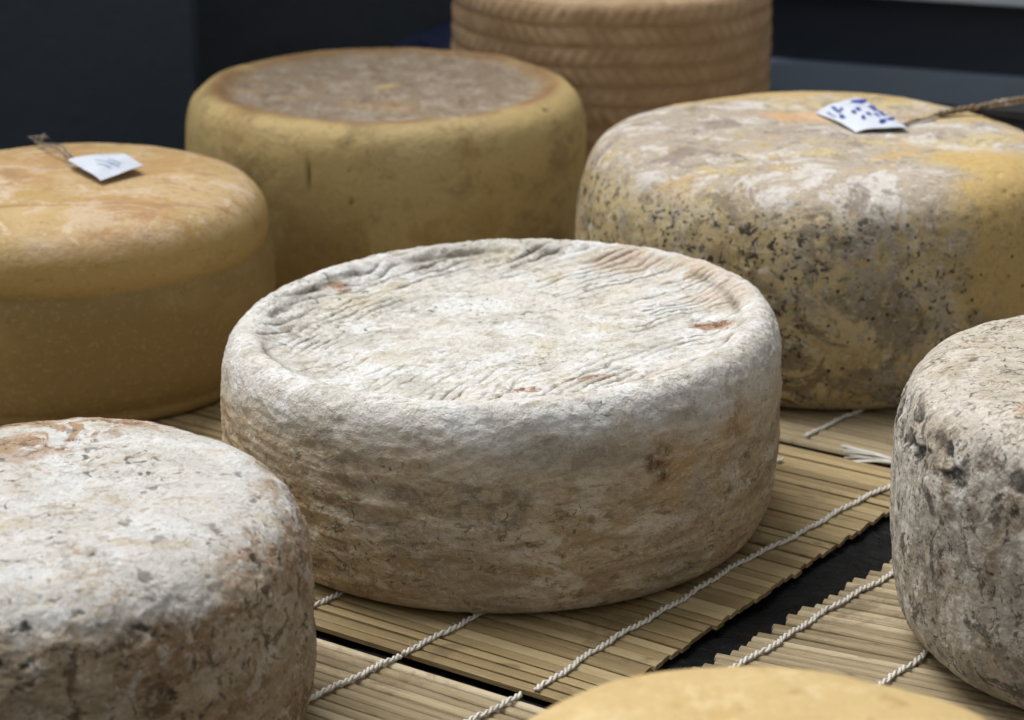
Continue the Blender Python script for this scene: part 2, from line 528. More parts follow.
# ================================================================== E: mottled yellow wheel at back right
def sculptE(I):
    P, top, side, h = I['P'], I['top'], I['side'], I['h']
    n = len(P)
    disp = fbm(P, 8, 3, off=24) * .0028 + fbm(P, 32, 4, .6, off=19) * .0007 + fbm(P, 110, 3, off=2) * .00045
    pit = ss(fbm(P, 95, 3, .6, off=13), .28, .42)
    disp -= pit * .0008
    disp *= ss(I['Z'], 0, .01)
    x, y = P[:, 0], P[:, 1]
    # bare yellow area: right-hand side of the front
    w = fbm(P, 14, 4, .6, off=30) * .07
    bare = ss(x + w - .045 - (I['h'] - I['Z']) * .35, -.015, .03) * ss(-y, .03, .07)
    bare = np.clip(bare + .9 * ss(y + w * .6 - .095, -.01, .02) * top + .8 * blob(P, (.12, .05, .143), .05, .02, 4, ax=(1.2, .6, 2)), 0, 1)
    pat = .9 * blob(P, (.0, .045, .143), .032, .014, 8, ax=(1.7, .7, 2))
    return disp, np.zeros_like(P), dict(cav=pit, m2=stack3(n, bare, pat, side))


def matE():
    m = Mat('mottled_rind', (.56, .455, .25), .7)
    top, cav, zf = m.attr('m1', 0), m.attr('m1', 1), m.attr('m1', 2)
    bare, side = m.attr('m2', 0), m.attr('m2', 2)
    nb = m.math('SUBTRACT', 1.0, bare)
    m.layer((.40, .295, .13), m.mul(m.rng(m.noise(10, 7, .68), .46, .58), .8))
    m.layer((.58, .49, .30), m.mul(m.rng(m.noise(24, 7, .66, .5, (1, 1, 1), (1, 15, 2)), .51, .58), nb, .7))
    m.layer((.55, .38, .14), m.mul(bare, .9))
    # grey-brown mould drifting over the side
    m.layer((.235, .20, .145), m.mul(m.rng(m.noise(15, 9, .70, .9, (1, 1, 1), (1, 5, 2)), .51, .555), nb, .85))
    m.layer((.19, .15, .095), m.mul(m.rng(m.noise(30, 9, .72, .9, (1, 1, 1), (8, 5, 2)), .535, .585), m.rng(zf, 1.0, .4), nb, .8))
    m.layer((.37, .33, .28), m.mul(m.rng(m.noise(46, 8, .70, .8, (1, 1, 1), (18, 5, 2)), .55, .60), nb, side, .75))
    # top: grey and white bloom
    m.layer((.44, .375, .305), m.mul(top, nb, m.rng(m.noise(12, 8, .70, .4, (1, 1, 1), (4, 4, 2)), .42, .49), .95))
    m.layer((.66, .63, .60), m.mul(top, nb, m.rng(m.noise(24, 9, .74, .7, (1, 1, 1), (3, 2, 8)), .51, .57), .9))
    m.layer((.26, .215, .19), m.mul(top, nb, m.rng(m.noise(30, 9, .74, .9, (1, 1, 1), (9, 9, 8)), .54, .60), .8))
    m.layer((.54, .38, .18), m.mul(top, m.rng(m.noise(15, 8, .70, .6, (1, 1, 1), (9, 19, 8)), .56, .61), .8))
    m.layer((.64, .39, .20), m.mul(m.attr('m2', 1), m.rng(m.noise(25, 6, .7), .38, .52), .85))
    # black specks in clusters
    clus = m.rng(m.noise(15, 6, .7, 0, (1, 1, 1), (6, 6, 6)), .40, .53, .12, 1)
    sd_ = m.math('MAXIMUM', side, .30)
    nb2 = m.add(m.mul(nb, .75), .25)
    m.layer((.04, .034, .03), m.mul(m.rng(m.noise(150, 4, .6, .5), .585, .615), sd_, clus, nb2, .95))
    m.layer((.045, .038, .033), m.mul(m.rng(m.noise(270, 3, .6, .3, (1, 1, 1), (6, 1, 6)), .585, .62), sd_, clus, nb2, .95))
    m.layer((.03, .026, .024), m.mul(m.rng(m.voro(130), .20, .14), m.rng(m.noise(60, 3), .50, .54), side, .95))
    m.layer((.66, .63, .55), m.mul(m.rng(m.noise(150, 6, .68, .6, (1, 1, 1), (3, 7, 3)), .585, .63), nb, .6))
    m.grain((.24, .19, .11), (.66, .56, .36), .35, .22)
    b = m.add(m.noise(140, 8, .75), m.mul(m.noise(40, 7, .72), 1.6))
    return m.done(b, .0013)


profE = [(0, .1455), (.09, .1455), (.125, .1445), (.145, .139), (.157, .127), (.1635, .108), (.1665, .08), (.166, .045), (.162, .018), (.156, .005), (.147, 0), (.13, 0), (0, 0)]
E_ = wheel('cheese_wheel', (.210, 1.446, 0), profE, 900, 360, matE(), sculptE)
tag(E_, 'broad yellow cheese wheel mottled grey with black specks, carrying the blue-marked tag', 'cheese', 'rustic cheese wheels')


# ================================================================== F: white-bloomed wheel at front left
def sculptF(I):
    P, top, side, h = I['P'], I['top'], I['side'], I['h']
    n = len(P)
    zt = I['Z'] / h
    edge = ss(zt, .62, .85) * (1 - top * .75)
    disp = fbm(P, 12, 3, off=44) * .0034 + fbm(P, 42, 4, .6, off=49) * (.0009 + .0008 * side) + fbm(P, 130, 3, .6, off=2) * .0007
    rough_side = side * (fbm(P, 62, 4, .7, off=51) * .0032 + (ridged(P, 50, 3, off=52) - .6) * .0014)
    rimband = np.exp(-((zt - .86) / .11) ** 2) * ss(-P[:, 1], -.03, .05)
    pits = ss(fbm(P, 105, 4, .65, off=60), .14, .34) * ss(fbm(P, 24, 3, off=61), -.12, .2) * np.clip(rimband * 1.3 + side * .5, 0, 1)
    one = ss(fbm(P, 80, 3, .6, off=70), .34, .42) * top * .6
    disp += rough_side * .75 - pits * .0013 - one * .0010
    disp *= ss(I['Z'], 0, .01)
    x, y = P[:, 0], P[:, 1]
    brown = ss(y + .45 * -x + fbm(P, 18, 4, .6, off=66) * .07 - .034, -.012, .02) * (1 - ss(x, .02, .07)) * top
    brown += .8 * ss(x + fbm(P, 25, 4, .6, off=67) * .03 - .085, 0, .014) * ss(fbm(P, 20, 3, off=68), -.1, .2) * ss(zt, .5, .9)
    stain = side * ss(fbm(P, 15, 4, .65, off=80, ax=(1, 1, .6)) + .35 * ss(x, -.02, .1), .02, .3)
    return disp, np.zeros_like(P), dict(cav=np.clip(pits + one, 0, 1), m2=stack3(n, np.clip(brown, 0, 1), stain, side), m3=stack3(n, edge, side, top))


def matF():
    m = Mat('bloomed_rind', (.56, .47, .35), .85)
    top, cav, zf = m.attr('m1', 0), m.attr('m1', 1), m.attr('m1', 2)
    zn = m.add(zf, m.math('SUBTRACT', m.mul(m.noise(22, 7, .7, .4, (1, 1, 1), (1, 31, 1)), .5), .25))
    up = m.rng(zn, .80, .92)
    side = m.attr('m2', 2)
    m.layer((.43, .33, .215), m.mul(side, m.rng(m.noise(13, 8, .70, .6), .46, .54), .85))
    m.layer((.30, .19, .10), m.mul(m.attr('m2', 1), m.rng(m.noise(24, 8, .70, .6), .48, .56), .8))
    m.layer((.15, .095, .05), m.mul(side, m.rng(m.noise(34, 8, .72, 1.0, (1, 1, 1), (4, 1, 1)), .54, .59), .85))
    m.layer((.64, .58, .49), m.mul(side, m.rng(m.noise(40, 8, .70, .9, (1, 1, 1), (1, 8, 1)), .54, .59), .85))
    m.layer((.10, .07, .045), m.mul(side, m.rng(m.noise(110, 6, .66, 1.2, (1, 1, 1), (11, 8, 1)), .59, .62), .8))
    m.layer((.69, .68, .65), m.mul(up, .97))
    m.layer((.60, .52, .39), m.mul(up, m.rng(m.noise(30, 9, .72, .9, (1, 1.4, 1), (5, 5, 1)), .54, .59), .7))
    m.layer((.46, .33, .21), m.mul(up, m.rng(m.noise(22, 9, .74, 1.2, (1, 1.4, 1), (2, 7, 1)), .57, .62), .75))
    m.layer((.78, .785, .78), m.mul(up, m.rng(m.noise(22, 9, .70, .6, (1, 1.4, 1), (8, 5, 4)), .51, .57), .85))
    br = m.mul(m.attr('m2', 0), m.rng(m.noise(40, 9, .74, .9), .44, .51))
    m.layer((.44, .285, .165), m.mul(br, .95))
    m.layer((.20, .11, .06), m.mul(br, m.rng(m.noise(70, 8, .72, 1.0, (1, 1, 1), (5, 5, 5)), .53, .58), .85))
    m.layer((.30, .285, .24), m.mul(m.veins(45, .014, (1, 1.4, 1), (4, 1, 3), 6, .7, .9), m.rng(m.noise(17, 4, .6, 0, (1, 1, 1), (3, 13, 3)), .47, .57), up, .6))
    m.layer((.11, .10, .08), m.mul(m.rng(m.noise(110, 5, .64, 1.2), .60, .63), m.rng(m.noise(16, 4, .6, 0, (1, 1, 1), (1, 2, 3)), .46, .54), .85))
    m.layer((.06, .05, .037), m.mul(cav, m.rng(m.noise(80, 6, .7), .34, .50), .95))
    m.grain((.25, .185, .12), (.76, .72, .65), .55, .4)
    b = m.add(m.noise(150, 8, .75), m.mul(m.noise(55, 8, .72, .5), 2.0), m.mul(m.noise(420, 4, .7), .5))
    return m.done(b, .0019)


profF = [(0, .1185), (.05, .1185), (.072, .1185), (.089, .115), (.101, .107), (.1075, .094), (.110, .078), (.1105, .045), (.109, .018), (.104, .004), (.092, 0), (0, 0)]
profF = [(a_ * 1.055, b_ * 1.015) for a_, b_ in profF]
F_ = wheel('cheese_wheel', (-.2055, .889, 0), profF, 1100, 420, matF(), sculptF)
tag(F_, 'rough brown-sided cheese wheel with white bloom on its flat top, in the front left corner', 'cheese', 'rustic cheese wheels')


# ================================================================== G: grey pitted wheel at front right
def sculptG(I):
    P, top, side, h = I['P'], I['top'], I['side'], I['h']
    n = len(P)
    zt = I['Z'] / h
    disp = fbm(P, 11, 3, off=84) * .0040 + fbm(P, 40, 4, .6, off=89) * .0011 + fbm(P, 130, 3, .6, off=3) * .0006
    disp += side * fbm(P, 65, 4, .65, off=91, ax=(1.5, 1.5, 1)) * .0013
    rim = np.exp(-((zt - .80 + .06 * fbm(P, 20, 2, off=5)) / .075) ** 2)
    pits = ss(fbm(P, 85, 3, .55, off=90), -.02, .14) * ss(rim, .2, .7) * ss(fbm(P, 22, 2, off=95), -.45, -.05)
    rg = ridged(P, 30, 3, off=97, ax=(1, 1.5, 1))
    crack = ss(rg, .86, .97) * top
    disp -= pits * .0019 + crack * .0008
    disp *= ss(I['Z'], 0, .01)
    tan = blob(P, (-.03, -.055, .139), .05, .02, 4, ax=(1.2, .7, 1.5))
    return disp, np.zeros_like(P), dict(cav=np.clip(pits, 0, 1), m2=stack3(n, crack, tan, side))


def matG():
    m = Mat('grey_pitted_rind', (.62, .565, .475), .85)
    top, cav, zf = m.attr('m1', 0), m.attr('m1', 1), m.attr('m1', 2)
    side = m.attr('m2', 2)
    m.layer((.56, .52, .46), m.mul(side, .8))
    m.layer((.55, .465, .355), m.mul(m.rng(m.noise(15, 8, .70, .6, (1, 1, 1), (3, 1, 7)), .51, .57), .65))
    m.layer((.72, .67, .60), m.mul(top, m.rng(m.noise(17, 8, .70, .6), .49, .56), .9))
    m.layer((.62, .42, .24), m.mul(m.attr('m2', 1), m.rng(m.noise(22, 7, .70), .40, .52), .85))
    m.layer((.30, .27, .235), m.mul(side, m.rng(m.noise(26, 9, .74, .9, (1, 1, .8), (2, 16, 9)), .52, .57), .8))
    m.layer((.78, .75, .69), m.mul(side, m.rng(m.noise(30, 8, .66, .7, (1.2, 1.2, .8), (1, 1, 7)), .56, .60), .9))
    m.layer((.28, .185, .08), m.mul(side, m.rng(m.noise(16, 8, .70, .9, (1, 1, .8), (2, 16, 1)), .58, .63), .45))
    m.layer((.11, .095, .08), m.mul(side, m.rng(m.noise(52, 7, .68, 1.2, (1, 1, .8), (2, 6, 1)), .56, .60), .85))
    m.layer((.16, .105, .065), m.mul(m.veins(42, .016, (1, 2.0, 1), (4, 1, 3), 5, .65, 1.0), m.rng(m.noise(20, 4, .6, 0, (1, 1, 1), (3, 13, 3)), .44, .55), top, .85))
    m.layer((.15, .10, .06), m.mul(m.rng(m.noise(100, 6, .66, 1.3, (1, 1.8, 1), (7, 7, 1)), .56, .60), m.rng(m.noise(14, 4, .6), .40, .54), .85))
    m.layer((.78, .75, .69), m.mul(m.rng(m.noise(95, 7, .70, .9, (1, 1, 1), (2, 3, 1)), .575, .62), .7))
    m.layer((.14, .10, .07), m.mul(m.attr('m2', 0), m.rng(m.noise(40, 6, .7), .4, .55), .85))
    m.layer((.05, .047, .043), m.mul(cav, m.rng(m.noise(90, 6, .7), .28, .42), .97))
    m.layer((.08, .07, .065), m.mul(m.rng(m.noise(150, 5, .64, 1.2, (1, 1, 1), (9, 1, 1)), .60, .63), .85))
    m.grain((.19, .16, .13), (.76, .72, .64), .6, .42)
    b = m.add(m.noise(150, 8, .75), m.mul(m.noise(55, 8, .72, .6), 2.0), m.mul(m.noise(420, 4, .7), .5))
    return m.done(b, .0019)


profG = [(0, .1440), (.060, .1445), (.087, .1440), (.104, .1400), (.1155, .131), (.1205, .113), (.1210, .088), (.1205, .06), (.1185, .035), (.113, .014), (.103, .003), (.088, 0), (0, 0)]
G = wheel('cheese_wheel', (.3055, .9765, 0), profG, 1100, 440, matG(), sculptG)
tag(G, 'grey mould-speckled cheese wheel with dark pits round its domed top, at the right edge', 'cheese', 'rustic cheese wheels')


# ================================================================== H: smooth yellow wheel peeping in at the bottom
def sculptH(I):
    P = I['P']
    disp = fbm(P, 9, 3, off=104) * .0028 + fbm(P, 40, 3, off=109) * .0005
    disp *= ss(I['Z'], 0, .01)
    sp = ss(fbm(P, 60, 3, off=7), .34, .46)
    return disp - sp * .0003, np.zeros_like(P), dict(cav=sp, m2=stack3(len(P), None, None, I['side']))


def matH():
    m = Mat('smooth_yellow_rind', (.50, .37, .17), .6)
    m.layer((.60, .47, .25), m.mul(m.rng(m.noise(12, 7, .7), .47, .60), .8))
    m.layer((.46, .30, .10), m.mul(m.rng(m.noise(20, 6, .7, .3, (1, 1, 1), (4, 4, 4)), .55, .7), .5))
    m.layer((.34, .22, .08), m.mul(m.attr('m1', 1), .6))
    m.layer((.34, .215, .09), m.mul(m.rng(m.noise(90, 5, .65), .61, .67), .6))
    m.layer((.66, .53, .32), m.mul(m.rng(m.noise(40, 7, .72, .6, (1, 1, 1), (3, 3, 9)), .54, .62), .5))
    m.layer((.38, .25, .10), m.mul(m.veins(14, .012, (1, 1, 1), (3, 3, 9), 6, .66, .6), m.rng(m.noise(14, 3), .48, .58), .5))
    m.grain((.40, .27, .11), (.72, .58, .34), .3, .3)
    return m.done(m.add(m.noise(120, 6, .7), m.noise(30, 5, .6)), .0009)


profH = [(0, .1285), (.055, .1285), (.080, .126), (.098, .119), (.110, .106), (.115, .088), (.116, .05), (.114, .02), (.106, .004), (.09, 0), (0, 0)]
H_ = wheel('cheese_wheel', (.0870, .6270, 0), profH, 700, 260, matH(), sculptH)
tag(H_, 'smooth pale yellow cheese wheel, only the back edge of its top showing at the bottom', 'cheese', 'rustic cheese wheels')


# ================================================================== bamboo mats
def mat_bamboo(name, base, dark, pale):
    m = Mat(name, base, .55)
    # per-slat tone
    m.layer(dark, m.mul(m.attr('tone', 0), .8))
    m.layer(pale, m.mul(m.attr('tone', 1), .8))
    # grain: tone.b carries the position across the slat, uv style coords in 'gr'
    a = m.n('ShaderNodeAttribute')
    a.attribute_name = 'gr'
    s = m.co
    m.co = a.outputs['Vector']
    g1 = m.noise(1, 6, .7, .2, (1.2, 30, 9))
    g2 = m.noise(1, 5, .7, .4, (.5, 9, 5), (3, 3, 3))
    m.layer(dark, m.mul(m.rng(g1, .50, .68), .75))
    m.layer(pale, m.mul(m.rng(g2, .52, .68), .55))
    node = m.noise(1, 3, .6, 0, (2.5, 1.5, 9), (7, 7, 7))
    m.layer(tuple(x * .45 for x in dark), m.mul(m.rng(node, .64, .72), .5))
    m.co = s
    m.layer((.12, .085, .045), m.mul(m.rng(m.noise(14, 8, .75, .5), .53, .66), .55))
    return m.done(m.add(m.mul(g1, 1.0), m.mul(g2, .5)), .0006)


BAM = mat_bamboo('bamboo_warm', (.37, .28, .14), (.18, .125, .055), (.47, .375, .21))
BAM_PALE = mat_bamboo('bamboo_pale', (.39, .315, .19), (.19, .14, .075), (.57, .485, .33))


def mat_thread():
    m = Mat('white_cotton', (.62, .60, .55), .9)
    m.layer((.42, .38, .31), m.mul(m.rng(m.noise(60, 5, .6), .50, .68), .5))
    return m.done(m.noise(900, 3), .0003)


THREAD = mat_thread()


def slats(parent, O, ang_u, sdir, count, pitch, length, mat, jit, seed, first_pale=False, edge_round=.5, alt=0.0):
    """half-round slats laid side by side; sdir = stacking direction along the slat ends"""
    rnd = random.Random(seed)
    u = np.array([math.cos(ang_u), math.sin(ang_u)])
    sd = np.array(sdir, float)
    sd /= np.linalg.norm(sd)
    perp = np.array([-u[1], u[0]])
    if perp @ sd < 0:
        perp = -perp
    step = pitch / (perp @ sd)
    V, Fc, tone, gr = [], [], [], []
    nx = 26
    K = 9
    for k in range(count):
        wv = pitch * rnd.uniform(.96, 1.03)
        if rnd.random() < .12:
            wv *= .88
        th = .0026 * rnd.uniform(.9, 1.08)
        o = np.array(O) + sd * step * (k + rnd.uniform(-.05, .05)) + u * rnd.uniform(-jit, jit)
        rot = rnd.gauss(0, .0022)
        bend = rnd.gauss(0, .0004)
        zof = rnd.uniform(-.0004, .0004) - alt
        tilt = rnd.gauss(0, .04)
        pal = rnd.random()
        t = (max(0, .5 - pal) * 1.9, max(0, pal - .62) * 2.4, rnd.random())
        if first_pale and k == 0:
            wv, t = pitch * .8, (0, 1.2, .5)
            th *= 1.15
        base = len(V)
        for i in range(nx + 1):
            s_ = i / nx
            L = s_ * length
            c = o + u * L + perp * (rot * L + bend * math.sin(s_ * 9 + k))
            for j in range(K):
                a = math.pi * j / (K - 1)
                y = -math.cos(a) * wv / 2
                z = -th + th * (math.sin(a) ** edge_round) + y * tilt + zof + bend * .4 * math.sin(s_ * 14 + k * 2)
                # split ends: little chamfer
                if i == 0 or i == nx:
                    z -= .0003
                q = c + perp * y
                V.append((q[0], q[1], z))
                tone.append(t)
                gr.append((L * 18, y * 100 + k * 1.7, k * .77))
        for i in range(nx):
            for j in range(K - 1):
                a = base + i * K + j
                Fc.append((a, a + 1, a + 1 + K, a + K))
            Fc.append((base + i * K + K - 1, base + i * K, base + (i + 1) * K, base + (i + 1) * K + K - 1))
        for i, flip in ((0, 1), (nx, 0)):
            r = [base + i * K + j for j in range(K)]
            Fc.append(tuple(reversed(r)) if flip else tuple(r))
    ob = link_mesh('slats', np.array(V), Fc, mat, parent, attrs=dict(tone=np.array(tone)))
    a = ob.data.attributes.new('gr', 'FLOAT_VECTOR', 'POINT')
    a.data.foreach_set('vector', np.array(gr, np.float32).ravel())
    # crisp slat edges
    try:
        ob.data.set_sharp_from_angle(angle=math.radians(50))
    except Exception:
        pass
    bmx = bmesh.new()
    bmx.from_mesh(ob.data)
    bmesh.ops.recalc_face_normals(bmx, faces=bmx.faces)
    bmx.to_mesh(ob.data)
    bmx.free()
    return ob


def tube(path, rad, k=6, closed_ends=True):
    V, Fc = [], []
    n = len(path)
    for i, p in enumerate(path):
        p = Vector(p)
        d = (Vector(path[min(i + 1, n - 1)]) - Vector(path[max(i - 1, 0)])).normalized()
        up = Vector((0, 0, 1)) if abs(d.z) < .95 else Vector((1, 0, 0))
        a = d.cross(up).normalized()
        b = a.cross(d).normalized()
        r = rad(i / (n - 1)) if callable(rad) else rad
        for j in range(k):
            t = 2 * math.pi * j / k
            V.append(p + a * (math.cos(t) * r) + b * (math.sin(t) * r))
    for i in range(n - 1):
        for j in range(k):
            Fc.append((i * k + j, i * k + (j + 1) % k, (i + 1) * k + (j + 1) % k, (i + 1) * k + j))
    Fc.append(tuple(reversed(range(k))))
    Fc.append(tuple((n - 1) * k + j for j in range(k)))
    return V, Fc


def merge(parts):
    V, Fc = [], []
    for v, f in parts:
        o = len(V)
        V += [tuple(x) for x in v]
        Fc += [tuple(i + o for i in g) for g in f]
    return V, Fc


def twist(pts, period, rs, rh, z0=.0012, seed=1, fuzz=True, strands=2, flat=.75):
    """two-ply twisted cord following pts (a polyline)"""
    rnd = random.Random(seed)
    P = [Vector(p) for p in pts]
    seg = [(P[i + 1] - P[i]).length for i in range(len(P) - 1)]
    tot = sum(seg)
    n = max(8, int(tot / period * 9))
    parts = []
    w1, w2 = rnd.uniform(0, 6), rnd.uniform(0, 6)

    def at(s):
        L = s * tot
        for i, g in enumerate(seg):
            if L <= g or i == len(seg) - 1:
                return P[i].lerp(P[i + 1], min(1, L / g)), (P[i + 1] - P[i]).normalized()
            L -= g
    for q in range(strands):
        path = []
        for i in range(n + 1):
            s = i / n
            c, d = at(s)
            side = d.cross(Vector((0, 0, 1))).normalized()
            w = .0010 * math.sin(s * tot * 55 + w1) + .0006 * math.sin(s * tot * 190 + w2) + .0003 * math.sin(s * tot * 610 + w1)
            ph = 2 * math.pi * (s * tot / period + q / strands) + .9 * math.sin(s * tot * 90 + w2) + .5 * math.sin(s * tot * 310)
            path.append(c + side * (w + math.cos(ph) * rh) + Vector((0, 0, z0 + math.sin(ph) * rh * flat)))
        parts.append(tube(path, lambda s: rs * (1 + .12 * math.sin(s * tot * 700 + q))))
    if fuzz:
        for k in range(int(tot / .004)):
            c, d = at(rnd.random())
            a = c + Vector((rnd.gauss(0, .001), rnd.gauss(0, .001), z0 + .0008))
            v = Vector((rnd.gauss(0, 1), rnd.gauss(0, 1), abs(rnd.gauss(0, .5)))).normalized() * rnd.uniform(.0015, .003)
            parts.append(tube([a, a + v * .5 + Vector((0, 0, .0003)), a + v], .00009, 3))
    return merge(parts)


def add_thread(parent, pts, name='thread', **kw):
    v, f = twist([(x, y, 0) for x, y in pts], kw.pop('period', .0098) * .86, kw.pop('rs', .0008), kw.pop('rh', .0009), **kw)
    return link_mesh(name, np.array(v), f, THREAD, parent)


U1 = math.radians(180 - 33.2)          # slats run away to the left
S1 = (.605, .796)
m1 = empty('bamboo_mat', (0, 0, 0))
tag(m1, 'warm brown bamboo slat mat under the central cheese wheel, edged by the black gap', 'mat', 'bamboo mats laid edge to edge')
slats(m1, (.0346 + .003, .9063 + .006), U1, S1, 45, .0078, .60, BAM, .0012, 11, edge_round=.22)
add_thread(m1, [(.0105, .9265), (.08, 1.0165), (.13, 1.0775), (.2186, 1.175), (.232, 1.190)], seed=3)
add_thread(m1, [(-.0545, .9640), (-.0187, 1.0022), (.16, 1.216)], seed=4, period=.009)
add_thread(m1, [(-.1085, 1.008), (-.09, 1.028), (.09, 1.262)], seed=5, period=.009)
add_thread(m1, [(-.24, 1.098), (-.03, 1.345)], seed=6, period=.009)

m2 = empty('bamboo_mat', (0, 0, 0))
tag(m2, 'bamboo mat with a pale edge slat, in front of the central cheese wheel', 'mat', 'bamboo mats laid edge to edge')
slats(m2, (.0346 - .006, .9063 - .0065), U1 + .004, (-.605, -.796), 30, .0070, .58, BAM_PALE, .0012, 12, first_pale=True, edge_round=.6, alt=.0006)
add_thread(m2, [(.0055, .9205), (-.0148, .9017), (-.10, .812)], seed=7, period=.009)
add_thread(m2, [(-.0535, .9600), (-.086, .9279), (-.18, .835)], seed=8, period=.008, rs=.0008)

U3 = math.radians(-24.5)
m3 = empty('bamboo_mat', (0, 0, 0))
tag(m3, 'bamboo mat with stepped slat ends, running under the grey wheel at right', 'mat', 'bamboo mats laid edge to edge')
slats(m3, (.0962 - .0676 * .7, .9585 - .0737 * .7), U3, (.676, .737), 42, .0062, .42, BAM_PALE, .0026, 13, edge_round=.6)
add_thread(m3, [(.0635, .9000), (.1102, .9533), (.150, .9985), (.1993, 1.0555), (.29, 1.160)], seed=9, period=.0095)
add_thread(m3, [(.135, .883), (.1665, .9235), (.22, .985)], seed=10, period=.0095)

U4 = math.radians(180 - 33.5)
m4 = empty('bamboo_mat', (0, 0, 0))
tag(m4, 'bamboo mat running back under the mottled yellow wheel, beyond the dark gap', 'mat', 'bamboo mats laid edge to edge')
slats(m4, (.36, 1.1285), U4, (.605, .796), 62, .0098, .78, BAM_PALE, .003, 14, edge_round=.55)
add_thread(m4, [(.1792, 1.2521), (.2194, 1.2968), (.33, 1.43)], seed=11, period=.012, rs=.0008, rh=.0006)
add_thread(m4, [(.04, 1.345), (.25, 1.60)], seed=12, period=.012)

# frayed white thread end lying across the gap
rnd = random.Random(5)
parts = []
a0 = Vector((.222, 1.216, -.0012))
for k in range(26):
    e = Vector((.2015 + rnd.gauss(0, .0022), 1.232 + rnd.gauss(0, .0035), -.0008 + rnd.uniform(0, .002)))
    if k > 19:
        e = Vector((.203 + rnd.gauss(0, .001), 1.2165 + rnd.gauss(0, .001), -.001))
    s0 = a0 + Vector((rnd.gauss(0, .001) + .010, rnd.gauss(0, .001) - .006, rnd.uniform(0, .001)))
    mid = s0.lerp(e, .5) + Vector((rnd.gauss(0, .0008), rnd.gauss(0, .0008), .0018))
    parts.append(tube([s0, s0.lerp(mid, .5) + Vector((0, 0, .0006)), mid, mid.lerp(e, .5) + Vector((0, 0, .0002)), e], .00042, 5))
v, f = merge(parts)
tf = link_mesh('loose_thread', np.array(v), f, THREAD)
tag(tf, 'frayed white thread end lying in the dark gap beside the grey wheel', 'thread')

# ================================================================== table cloth
cm = Mat('black_cloth', (.004, .004, .0045), .55)
cm.layer((.010, .011, .013), cm.mul(cm.rng(cm.noise(60, 6, .7, .6), .5, .7), .8))
cm.b.inputs['Specular IOR Level'].default_value = .12
clothm = cm.done(cm.add(cm.noise(70, 6, .6, .5), cm.mul(cm.noise(500, 2), .1)), .004)
X0, X1, Y0, Y1 = -1.1, 1.1, .25, 2.36
nx, ny = 420, 420
gx, gy = np.meshgrid(np.linspace(X0, X1, nx), np.linspace(Y0, Y1, ny), indexing='ij')
P = np.stack([gx.ravel(), gy.ravel(), np.zeros(nx * ny)], -1)
P[:, 2] = -.0062 + np.clip((ridged(P, 16, 3, off=3) - .55) * .0022, -.002, .0012) + fbm(P, 60, 2) * .0008 + (ridged(P, 55, 3, off=8) - .5) * .0010
i, j = np.meshgrid(np.arange(nx - 1), np.arange(ny - 1), indexing='ij')
a = (i * ny + j).ravel()
Fg = np.stack([a, a + ny, a + ny + 1, a + 1], -1)
cloth = link_mesh('tablecloth', P, Fg, clothm)
tag(cloth, 'black tablecloth covering the table under the bamboo mats', 'tablecloth')


# ================================================================== back wall and panel
def box(name, c, s, mat, parent=None, rz=0, bev=.002):
    bm = bmesh.new()
    bmesh.ops.create_cube(bm, size=1)
    bmesh.ops.scale(bm, vec=s, verts=bm.verts)
    bmesh.ops.bevel(bm, geom=list(bm.edges), offset=bev, segments=2, affect='EDGES')
    me = bpy.data.meshes.new(name)
    bm.to_mesh(me)
    bm.free()
    me.materials.append(mat)
    o = bpy.data.objects.new(name, me)
    o.location = c
    o.rotation_euler = (0, 0, rz)
    COL.objects.link(o)
    if parent:
        o.parent = parent
    return o


wm = Mat('dark_wall', (.060, .072, .086), .8)
wm.layer((.082, .098, .118), wm.mul(wm.rng(wm.noise(2.2, 5, .6), .4, .65), .7))
wm.layer((.035, .04, .048), wm.mul(wm.rng(wm.noise(9, 6, .7, .3), .52, .7), .5))
wallm = wm.done(wm.noise(40, 5, .6), .002)
wm2 = Mat('dark_blue_wall', (.044, .062, .082), .8)
wm2.layer((.060, .078, .10), wm2.mul(wm2.rng(wm2.noise(2.5, 5, .6), .4, .65), .7))
wallm2 = wm2.done(wm2.noise(40, 5, .6), .002)

w = empty('dark_board', (0, 2.25, -.5))
tag(w, 'dark charcoal boarding behind the table with one upright seam at left', 'board')
box('board', (-.99, -.28, .55), (1.41, .03, 2.2), wallm2, w)
box('board', (-.25, 0, .55), (.92, .03, 2.2), wallm, w)
box('board', (.9, .65, .55), (2.2, .03, 2.2), wallm, w)

ang = math.atan2(-.091, .237)
pm = Mat('navy_panel', (.038, .048, .070), .5)
pm.layer((.050, .062, .085), pm.mul(pm.rng(pm.noise(6, 5, .6), .45, .7), .7))
panelm = pm.done(pm.noise(60, 4), .0005)
rm = Mat('grey_blue_metal', (.27, .34, .43), .45)
rm.layer((.19, .25, .32), rm.mul(rm.rng(rm.noise(8, 5, .6), .45, .7), .7))
railm = rm.done(rm.noise(60, 4), .0005)
rm2 = Mat('pale_blue_metal', (.74, .81, .90), .45)
rm2.layer((.64, .72, .84), rm2.mul(rm2.rng(rm2.noise(8, 5, .6), .45, .7), .7))
railm2 = rm2.done(rm2.noise(60, 4), .0005)
pn = empty('display_case', (.40, 2.205, 0))
pn.rotation_euler = (0, 0, ang)
tag(pn, 'dark navy display case with grey-blue rails, behind the mottled yellow wheel', 'display case')
box('panel', (.12, .02, .052), (.58, .03, .110), panelm, pn)
box('rail', (.12, .008, .010), (.58, .030, .034), railm, pn)
box('rail', (.12, .004, .1165), (.58, .06, .030), railm2, pn)

